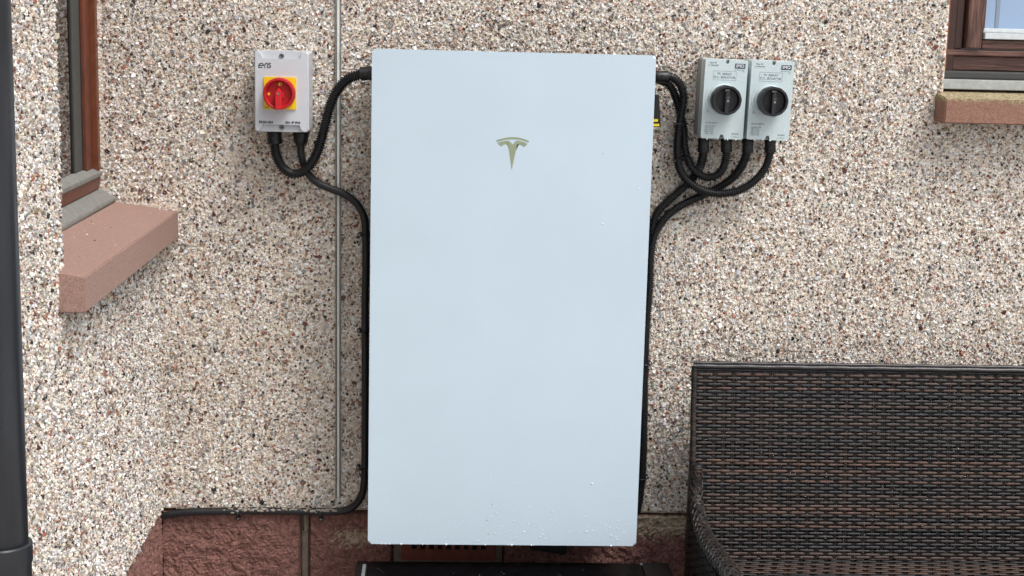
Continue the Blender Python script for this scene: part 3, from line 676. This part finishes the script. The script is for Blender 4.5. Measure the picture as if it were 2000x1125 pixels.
for o_, cx_ in zip([x for x in COL.objects if x.name.startswith('dc_isolator')], (.4752, .5792)):
    drops(o_, [(cx_+rg.uniform(-.044, .044), .457+rg.uniform(-.084, .085), rg.choice([.0006, .0009, .0012])) for _ in range(42)]+[(cx_+rg.uniform(-.044, .044), .457-.0885, rg.choice([.0012, .0018])) for _ in range(5)], IY-.0001, m=M_dropw)

# ================================================================== CONDUITS AND CABLES
def corrugated(name, pts3, r, label, group=None, pitch=.0052):
    root = empty(name, pts3[0], label, 'conduit', group)
    P = resample(smooth_path(pts3, .002), pitch/4)
    rad = [r*(1.0, 1.0, .76, .76)[i % 4] for i in range(len(P))]
    b = MB(); b.tube(P, rad, 16); b.build('corrugated_tube', M_rubber, root, 25); return root
def gland(root, p0, p1, r, dome=False):
    a = Vector(p0); c = Vector(p1); b = MB(); L = (c-a)
    if dome: b.tube([a, a+L*.35, a+L*.36, a+L*.8, c], [r*1.08, r*1.08, r*1.0, r*.98, r*.72], 20)
    else: b.tube([a, a+L*.04, a+L*.30, a+L*.31, a+L*.93, c], [r*.92, r, r, r*.94, r*1.0, r*.90], 20)
    g_ = b.build('end_fitting', M_black, root)
    m = a.lerp(c, .55); b = MB(); b.box(m.x-.0042, m.x+.0042, m.y-r-.0012, m.y-r+.003, m.z-.0045, m.z+.0045, .0006); b.box(m.x-.002, m.x+.002, m.y-r-.0018, m.y-r+.003, m.z-.002, m.z+.002, .0003); b.build('latch', M_knob, g_)
P3 = lambda L: [onY(x, y, Y) for x, y, Y in L]
l1 = P3([(536.5, 276, -.055), (537.3, 290, -.055), (541, 307, -.055), (552, 327, -.054), (569, 339, -.053), (588, 336.5, -.052), (606.5, 321, -.050), (622, 291, -.046), (633, 251, -.042), (644, 209, -.042), (658.5, 177, -.044), (680, 154, -.048), (707, 144.5, -.052)])
c = corrugated('corrugated_conduit', l1, .0124, 'thick black corrugated conduit looping from the red knob box up to the battery')
gland(c, onY(535.5, 256, -.055), onY(536.5, 281, -.055), .0172); 
gland(c, onY(727, 142.5, -.055), onY(704, 144.5, -.052), .0160)
l2 = smooth_path(P3([(587.3, 278, -.045), (587.6, 292, -.040), (589, 305, -.036), (594, 324, -.030), (604, 342, -.024), (622, 358, -.020), (647, 369, -.018), (670, 378, -.018), (692, 393, -.018), (706, 412, -.018), (712.5, 432, -.018), (714, 465, -.018), (714.5, 520, -.018), (713, 600, -.018), (713.3, 720, -.018), (713, 840, -.018), (712.5, 912, -.018), (711, 945, -.018), (706, 968, -.017), (694, 986, -.016), (678, 995.5, -.014), (658, 999, -.013), (625, 999.3, -.012), (575, 998.5, -.012), (500, 997.2, -.012), (465, 998.5, -.012), (425, 998.7, -.012), (375, 1000, -.012), (337, 1004, -.011), (306, 1009.5, -.010)]), .006)
cb = empty('armoured_cable', l2[0], 'smooth black cable running down beside the battery and left along the plinth', 'cable')
MB().tube(l2, .0086, 16).build('sheath', M_cable, cb)
# dried cement smears along the cable where it lies on the plinth
rg = random.Random(2); bm = bmesh.new()
for p in l2:
    if p.z < -.53 and -.66 < p.x < -.37:
        for _ in range(3):
            if rg.random() < (.75 if p.x > -.62 else .3):
                res = bmesh.ops.create_icosphere(bm, subdivisions=1, radius=rg.uniform(.0012, .0032))
                M = Matrix.Translation(p+Vector((rg.uniform(-.004, .004), 0, 0))) @ Matrix.Rotation(R(rg.gauss(42, 22)), 4, 'X') @ Matrix.Translation((0, 0, .0084)) @ Matrix.Diagonal((1.9, .9, .3, 1))
                bmesh.ops.transform(bm, matrix=M, verts=res['verts'])
me = bpy.data.meshes.new('cement_smears'); bm.to_mesh(me); bm.free(); sm = link('cement_smears', me, mat('cement_smear', (150, 142, 130), .8), cb); sm['kind'] = 'stuff'
gland(cb, onY(588, 257, -.050), onY(587.3, 281, -.045), .0168, True)
# right hand side
R20 = .0103
A_ = P3([(1301, 149.5, -.055), (1311, 150.5, -.055), (1322, 157, -.054), (1331, 170, -.052), (1335, 190, -.050), (1332.5, 213, -.048), (1327.5, 240, -.046), (1323.5, 270, -.044), (1322.8, 300, -.042), (1326.5, 328, -.041), (1340, 350.5, -.042), (1363, 367.5, -.044), (1388, 376.5, -.046), (1413, 378, -.048), (1444, 371.5, -.050), (1473, 354, -.052), (1494, 328.5, -.054), (1503, 303, -.055), (1504.5, 292, -.055)])
c = corrugated('corrugated_conduit', A_, R20, 'black corrugated conduit making the widest loop, ending under the right isolator', 'black conduits right of the battery')
gland(c, onY(1278, 149.5, -.055), onY(1306, 150, -.055), .0135); gland(c, onY(1504.5, 272, -.055), onY(1504.2, 298, -.055), .0132)
B_ = P3([(1300, 159, -.032), (1309, 168, -.032), (1317, 182, -.031), (1323.5, 203, -.030), (1330, 228, -.027), (1335.5, 255, -.026), (1337, 285, -.028), (1341, 305, -.030), (1350.5, 326, -.032), (1366, 341, -.036), (1385, 346.5, -.042), (1404, 339, -.048), (1415, 321, -.053), (1418.7, 300, -.055), (1418.7, 292, -.055)])
c = corrugated('corrugated_conduit', B_, R20, 'black corrugated conduit making the small loop, ending under the left isolator on its right', 'black conduits right of the battery')
gland(c, onY(1277, 151, -.040), onY(1301, 159.5, -.032), .0118); gland(c, onY(1418.7, 270, -.055), onY(1418.7, 297, -.055), .0132)
C_ = P3([(1374, 292, -.055), (1373, 302, -.053), (1369, 320, -.044), (1361, 337, -.026), (1346, 356, -.017), (1326.5, 374, -.016), (1300, 397, -.016), (1283, 416, -.016), (1275, 440, -.016), (1271.5, 470, -.016), (1268, 530, -.016), (1262, 610, -.016), (1258, 700, -.016), (1254, 800, -.016)])
c = corrugated('corrugated_conduit', C_, R20, 'black corrugated conduit running straight down leftward from the left isolator, left side', 'black conduits right of the battery')
gland(c, onY(1374, 270, -.055), onY(1374, 297, -.055), .0132)
D_ = P3([(1460.5, 292, -.055), (1457, 304, -.052), (1446.5, 328.5, -.040), (1428, 350, -.026), (1404, 366, -.018), (1380, 378, -.017), (1353, 390, -.017), (1326.5, 404, -.017), (1303, 422, -.018), (1285, 445, -.020), (1275.5, 470, -.024), (1270.5, 500, -.028), (1268, 560, -.026), (1262, 640, -.022), (1259.5, 700, -.016), (1257, 850, -.013), (1254.5, 920, -.013), (1250, 965, -.013), (1244, 1000, -.013)])
c = corrugated('corrugated_conduit', D_, R20, 'black corrugated conduit sweeping from the right isolator down behind the battery edge', 'black conduits right of the battery')
gland(c, onY(1460.8, 271, -.055), onY(1460.5, 298, -.055), .0132)
# cable ties
def tie(a, b_, Y0, label):
    p = onY(*a, -.045); q_ = onY(*b_, -.035); o = empty('cable_tie', p, label, 'cable tie', 'cable ties round the two conduits')
    m = (p+q_)/2; L = (q_-p).length/2; d = (q_-p).normalized(); pts = []
    for k in range(25):
        an = 2*math.pi*k/24; pts.append(m+d*(L+.0012)*math.cos(an)+Vector((0, 1, 0))*(.0145*math.sin(an)))
    MB().tube(pts, .0014, 6, cap=False, flat=(.6, 1.3)).build('strap', M_black, o)
    b = MB(); b.box(p.x-.0015, p.x+.0045, p.y-.0135, p.y-.008, p.z-.003, p.z+.003, .0006); b.build('tie_head', M_black, o)
tie((1316, 241), (1343, 241.5), -.04, 'upper black cable tie binding the two conduits near the battery top')
tie((1315, 313), (1346, 303), -.04, 'lower black cable tie binding the two looping conduits')
# P clips
def clip(px, py, ang, label, group, Y=-.006):
    p = onY(px, py, Y); o = empty('cable_clip', p, label, 'cable clip', group)
    d = Vector((math.cos(R(ang)), 0, math.sin(R(ang)))); e = Vector((-d.z, 0, d.x))
    b = MB(); pts = [p+d*(.011*(1-math.cos(R(a))))-Vector((0, (.0235 if abs(ang) not in (93, 97) else .0195)*math.sin(R(a)), 0))+d*.002 for a in range(0, 181, 15)]
    b.tube(pts, .0034, 8, flat=(.9, .6)); b.build('saddle', M_black, o)
    b = MB(); b.lathe(p.x, p.z, [(.0056, Y+.006), (.0056, Y-.005), (.0048, Y-.0065), (.0036, Y-.0065)], 16); b.build('nail_boss', M_black, o)
    b = MB(); b.lathe(p.x, p.z, [(.0031, Y-.0064), (.0031, Y-.0078), (.0022, Y-.0086), (0, Y-.0086)], 14); b.build('nail_head', M_steel, o)
gl = 'black clips on the smooth cable'; gr = 'black clips on the corrugated conduit'
clip(703, 458, 0, 'top black clip on the smooth cable left of the battery', gl)
clip(701.5, 645.5, 0, 'middle black clip on the smooth cable left of the battery', gl)
clip(700, 912, 0, 'lowest black clip on the vertical cable left of the battery', gl)
clip(466, 1011, 93, 'black clip on the horizontal cable, left of the vertical stone joint', gl, -.004)
clip(627, 1012, 97, 'black clip on the horizontal cable, right of the vertical stone joint', gl, -.004)
clip(1278, 485, 180, 'top black clip at the right edge of the battery', gr)
clip(1268.5, 709, 180, 'middle black clip at the right edge of the battery', gr)
clip(1262, 931, 180, 'bottom black clip at the right edge of the battery', gr)

# ================================================================== RATTAN SOFA
sofa = empty('rattan_sofa', (1.1, -.45, GZ), 'dark brown wet rattan sofa standing against the wall at bottom right', 'sofa')
M_rat = mat('rattan', (70, 56, 50), .42, attr='tint', noise=.5, nscale=160, spec=.42, bump=.5, bscale=260, bdist=.0012)
RC = [((40, 39, 42), .32), ((50, 45, 43), .30), ((70, 56, 50), .25), ((80, 60, 51), .13)]
RCc = np.array([lin(c) for c, _ in RC]); RCw = np.array([a for _, a in RC]); RCw /= RCw.sum()
def weave(name, O, U, V, N, lu, lv, parent, seed, pitch=.0079, p=.0219, hw=.0032, th=.0012, amp=.0021, dark=1.0, skew=0., stakes=True, trim=None):
    """rows of strands along U, stacked along V, N points to the viewer"""
    rng = np.random.default_rng(seed); O = np.array(O, float); U = np.array(U, float); V = np.array(V, float); N = np.array(N, float)
    nr = int(lv/pitch); sub = 7; ns = int(lu/p*sub)+1; s = np.linspace(0, lu, ns)
    VV = []; QQ = []; CC = []; off = 0
    k6 = np.array([(-1, 0), (-.6, .85), (.6, .85), (1, 0), (.6, -.85), (-.6, -.85)])
    colr = RCc[rng.choice(4, nr, p=RCw)]
    for r in range(nr):
        ph = (r % 2)*p; cen = (s+ph+skew*r) % (2*p); d = np.abs(cen-p)           # distance from the stake it dips behind
        wob = np.interp(s, np.linspace(0, lu, 14), rng.normal(0, .00055, 14))
        o_ = amp*(1-2.1*np.exp(-(d/(.21*p))**4)); wd = hw*(1-.42*np.exp(-(d/(.27*p))**4))*(1+.05*rng.normal())
        v = r*pitch+pitch/2+wob
        P = O+s[:, None, None]*U+(v[:, None]+k6[None, :, 0]*wd[:, None])[..., None]*V+(o_[:, None]+k6[None, :, 1]*th)[..., None]*N
        VV.append(P.reshape(-1, 3)); i = np.arange(ns-1)[:, None]*6; k = np.arange(6)[None]
        q = np.stack([i+k, i+(k+1) % 6, i+6+(k+1) % 6, i+6+k], -1).reshape(-1, 4); QQ.append(q+off); off += ns*6
        seg = np.floor((s+ph+skew*r)/(2*p)).astype(int); seg = seg-seg.min(); sc = rng.uniform(.65, 1.3, seg.max()+2)
        CC.append(np.repeat(colr[r]*sc[seg][:, None]*dark, 6, 0))
    if stakes:
        for j in range(int(lu/p)+1):
            c = RCc[rng.choice(4, p=(.5, .2, .15, .15))]*.35*dark
            for dx in (-.0019, .0019):
                x0 = j*p+dx-.0016; x1 = j*p+dx+.0016
                pts = [O+U*x+V*y+N*z for x, y, z in ((x0, 0, -.0009), (x1, 0, -.0009), (x1, 0, .0005), (x0, 0, .0005), (x0, lv, -.0009), (x1, lv, -.0009), (x1, lv, .0005), (x0, lv, .0005))]
                if skew: pts = [P_-U*(skew*lv/pitch)*(1 if i_ >= 4 else 0) for i_, P_ in enumerate(pts)]
                VV.append(np.array(pts)); QQ.append(np.array([[3, 2, 6, 7], [0, 4, 5, 1], [0, 3, 7, 4], [1, 5, 6, 2]])+off); off += 8; CC.append(np.tile(c, (8, 1)))
    return quads_mesh(name, np.concatenate(VV), np.concatenate(QQ), M_rat, parent, np.concatenate(CC), smooth=True)
SXA, SXB = .432, 1.86
bt = Vector((0, -.122, -.160)); bb_ = Vector((0, -.200, -.584)); bv = (bt-bb_); bl = bv.length; bv.normalize(); bn = Vector((0, bv.z, -bv.y))*-1
if bn.y > 0: bn = -bn
back = weave('backrest', (SXA+.006, bb_.y, bb_.z), (1, 0, 0), bv, bn, SXB-SXA-.012, bl, sofa, 5)
b = MB(); b.box(SXA+.004, SXB-.004, .0045, .011, 0, bl); b.rot(Matrix.Translation(Vector((0, bb_.y, bb_.z))) @ Matrix((( 1, 0, 0, 0), (0, -bn.y, bv.y, 0), (0, -bn.z, bv.z, 0), (0, 0, 0, 1))))
M_under = mat('dark_weave_backing', (10, 9, 9), .8, spec=.2)
bk = b.build('back_gap_sheet', M_under, back)  # black sheet added for the darkness between the strands
# rolled rim of the backrest: strands running along it
M_rim = mat('rattan_rim', (34, 30, 32), .36, noise=.45, nscale=120, bump=.5, bscale=300, bdist=.001, spec=.6)
def rim(name, P, r, parent, m=M_rat, wrap=.0075, seed=1, n=12, flat=(1, 1), lo=.90, dark=1.):
    P = resample(P, wrap/3); rf = r if callable(r) else (lambda f: r); rad = [rf(i/len(P))*(1, 1, lo)[i % 3] for i in range(len(P))]
    b = MB(); b.tube(P, rad, n, flat=flat); o = b.build(name, m, parent, 60)
    if m is M_rat:
        rr = np.random.default_rng(seed); me = o.data; nv = len(me.vertices); cc = RCc[rr.choice(4, len(P)//3+2, p=RCw)]*rr.uniform(.75, 1.2, (len(P)//3+2, 1))*dark
        ci = np.minimum((np.arange(nv)//n)//3, len(cc)-1); a = me.color_attributes.new('tint', 'FLOAT_COLOR', 'POINT')
        a.data.foreach_set('color', np.c_[cc[ci], np.ones(nv)].astype(np.float32).ravel())
    return o
b = MB()
for i, (dy, dz, r_) in enumerate(((-.0035, .0, .0062), (.0010, .0072, .0042), (-.0015, -.0075, .0036))):
    xs = np.linspace(SXA, SXB, 300); b.tube([(x, -.122+dy, -.150+dz+.0004*math.sin(x*60+i)) for x in xs], [r_*(1+.05*math.sin(x*140+i*2)) for x in xs], 10)
b.box(SXA+.003, SXB-.003, -.120, -.100, -.60, -.147, .004)
tr = b.build('top_rim', M_rim, sofa)
rim('side_rim', [Vector((SXA+.003, -.122, -.150)), Vector((SXA+.003, -.135, -.25)), Vector((SXA+.004, -.165, -.40)), Vector((SXA+.005, -.205, -.60))], .0075, sofa, wrap=.0078, seed=3, dark=.55)
# seat
weave('seat', (SXA+.02, -.19, -.586), (1, 0, 0), (0, -1, .02), (0, 0, 1), SXB-SXA-.04, .56, sofa, 9, pitch=.0135, p=.030, hw=.0058, th=.0012, amp=.0022, skew=.004)
b = MB(); b.box(SXA+.012, SXB-.012, -.75, -.15, -.72, -.592, .004); b.build('seat_frame', M_under, sofa)
# arms
M_strand = [mat('strand_'+nm, c, .4, noise=.5, nscale=150) for nm, c in (('dark', (28, 25, 25)), ('brown', (46, 37, 34)), ('grey', (56, 51, 50)))]
M_armin = M_under
def arm(xc, name, sgn):
    path = smooth_path([(xc, -.186, -.367), (xc, -.186, -.412), (xc, -.197, -.444), (xc, -.224, -.466), (xc, -.305, -.487), (xc, -.45, -.481), (xc, -.62, -.462), (xc, -.72, -.470), (xc, -.765, -.510), (xc, -.775, -.60), (xc, -.775, -1.04)], .004)
    o = rim(name, path, lambda f: .0128+.0062*min(1, f*4), sofa, wrap=.0105, seed=7 if sgn < 0 else 8, n=16, flat=(1.0, 1.0), lo=.88, dark=.6)
    hp = resample(path[3:], .004)
    for h in range(12):
        sg = 1 if h % 2 else -1; pts = []
        for i_, q_ in enumerate(hp):
            a_ = hp[max(i_-1, 0)]; c_ = hp[min(i_+1, len(hp)-1)]; T_ = (c_-a_).normalized(); n1 = Vector((1, 0, 0)); n2 = T_.cross(n1)
            an = sg*i_*.16+h*math.pi/6; rr_ = (.0128+.0062*min(1, (i_+3)/len(hp)*4))*1.0+.0004*math.sin(i_*1.3+h)
            pts.append(q_+(n1*math.cos(an)+n2*math.sin(an))*rr_)
        b = MB(); b.tube(pts, .0019, 6); b.build('wrapping_strand', M_strand[h % 3], o)
    # end plug
    b = MB(); b.tube([(xc, -.186, -.372), (xc, -.186, -.364)], [.0140, .011], 16); b.build('end_cap', M_rim, o)
    # side panel below the arm
    xo = xc+sgn*.010
    pn = weave('arm_panel', (xo, -.150, -1.02), (0, -1, 0), (0, 0, 1), (sgn, 0, 0), .615, .528, sofa, 15+int(sgn), dark=.3, pitch=.009)
    MB().box(min(xo, xo-sgn*.02), max(xo-sgn*.004, xo-sgn*.02), -.765, -.140, -1.02, -.50).build('arm_gap_sheet', M_under, pn)  # dark sheet added behind the arm weave to blacken its gaps
    rim('leg', [Vector((xc, -.175, -.47)), Vector((xc, -.170, -.8)), Vector((xc, -.165, GZ))], .0145, sofa, wrap=.0095, seed=22, dark=.6)
arm(.4405, 'arm', -1); arm(SXB-.0145, 'arm', 1)
# rain drops on the weave
rg = random.Random(77); spd = []
for i in range(1500):
    x = rg.uniform(SXA+.01, 1.30); t_ = rg.random(); p_ = bb_+bv*(bl*t_)
    spd.append((x, p_.z, rg.choice([.0005, .0007, .0009]), p_.y+bn.y*.0032))
V = []; Q = []; off = 0
for (x, z, r_, y) in spd:
    for k in range(4): a = math.pi/2*k; V.append((x+r_*math.cos(a), y, z+r_*math.sin(a)))
    for k in range(4): a = math.pi/2*k; V.append((x+.5*r_*math.cos(a), y-r_*.7, z+.5*r_*math.sin(a)))
    Q += [[off+k, off+(k+1) % 4, off+4+(k+1) % 4, off+4+k] for k in range(4)]+[[off+4, off+5, off+6, off+7]]; off += 8
ro = quads_mesh('raindrops', V, Q, M_drop, back, smooth=True); ro['kind'] = 'stuff'

# ================================================================== BLACK BOX UNDER THE BATTERY
bx = empty('storage_box', (.03, -.40, GZ), 'low glossy black box with speckled lid below the battery', 'box')
M_gloss = mat('wet_black_plastic', (5, 5, 7), .30, var=(14, 13, 15), nscale=55, bump=.3, bscale=180, spec=.18)
M_speck = mat('speckled_black', (6, 6, 7), .6, var=(36, 33, 31), nscale=170, bump=.8, bscale=300, spec=.15)
ZT = -.612
b = MB(); b.box(-.304, .3238, -.40, -.158, ZT-.012, ZT, .003); b.build('lid', M_gloss, bx)
b = MB(); b.box(.3242, .389, -.40, -.156, ZT-.014, ZT+.001, .003); b.build('lid_end', M_speck, bx); b = MB(); b.box(-.331, -.3045, -.40, -.158, ZT-.014, ZT+.001, .003); b.build('lid_end', M_speck, bx)
b = MB(); b.box(-.318, .376, -.39, -.172, GZ, ZT-.0145, .006); b.build('body', M_gloss, bx)
b = MB(); b.box(-.3165, -.3085, -.30, -.188, ZT+.0015, ZT+.004, .001); b.build('hinge_strip', M_galv, bx)
b = MB(); b.tube([(.324, -.170, ZT+.001), (.324, -.170, ZT+.0035)], [.0042, .0036], 16); b.build('screw', M_steel, bx)
rg = random.Random(31); V = []
bm = bmesh.new()
for i in range(60):
    res = bmesh.ops.create_icosphere(bm, subdivisions=1, radius=rg.choice([.0004, .0006, .0009])); x = rg.uniform(-.30, .32); y = rg.uniform(-.33, -.165)
    bmesh.ops.translate(bm, vec=(x, y, ZT+.0002), verts=res['verts'])
me = bpy.data.meshes.new('raindrops'); bm.to_mesh(me); bm.free(); o = link('raindrops', me, M_drop, bx); o['kind'] = 'stuff'
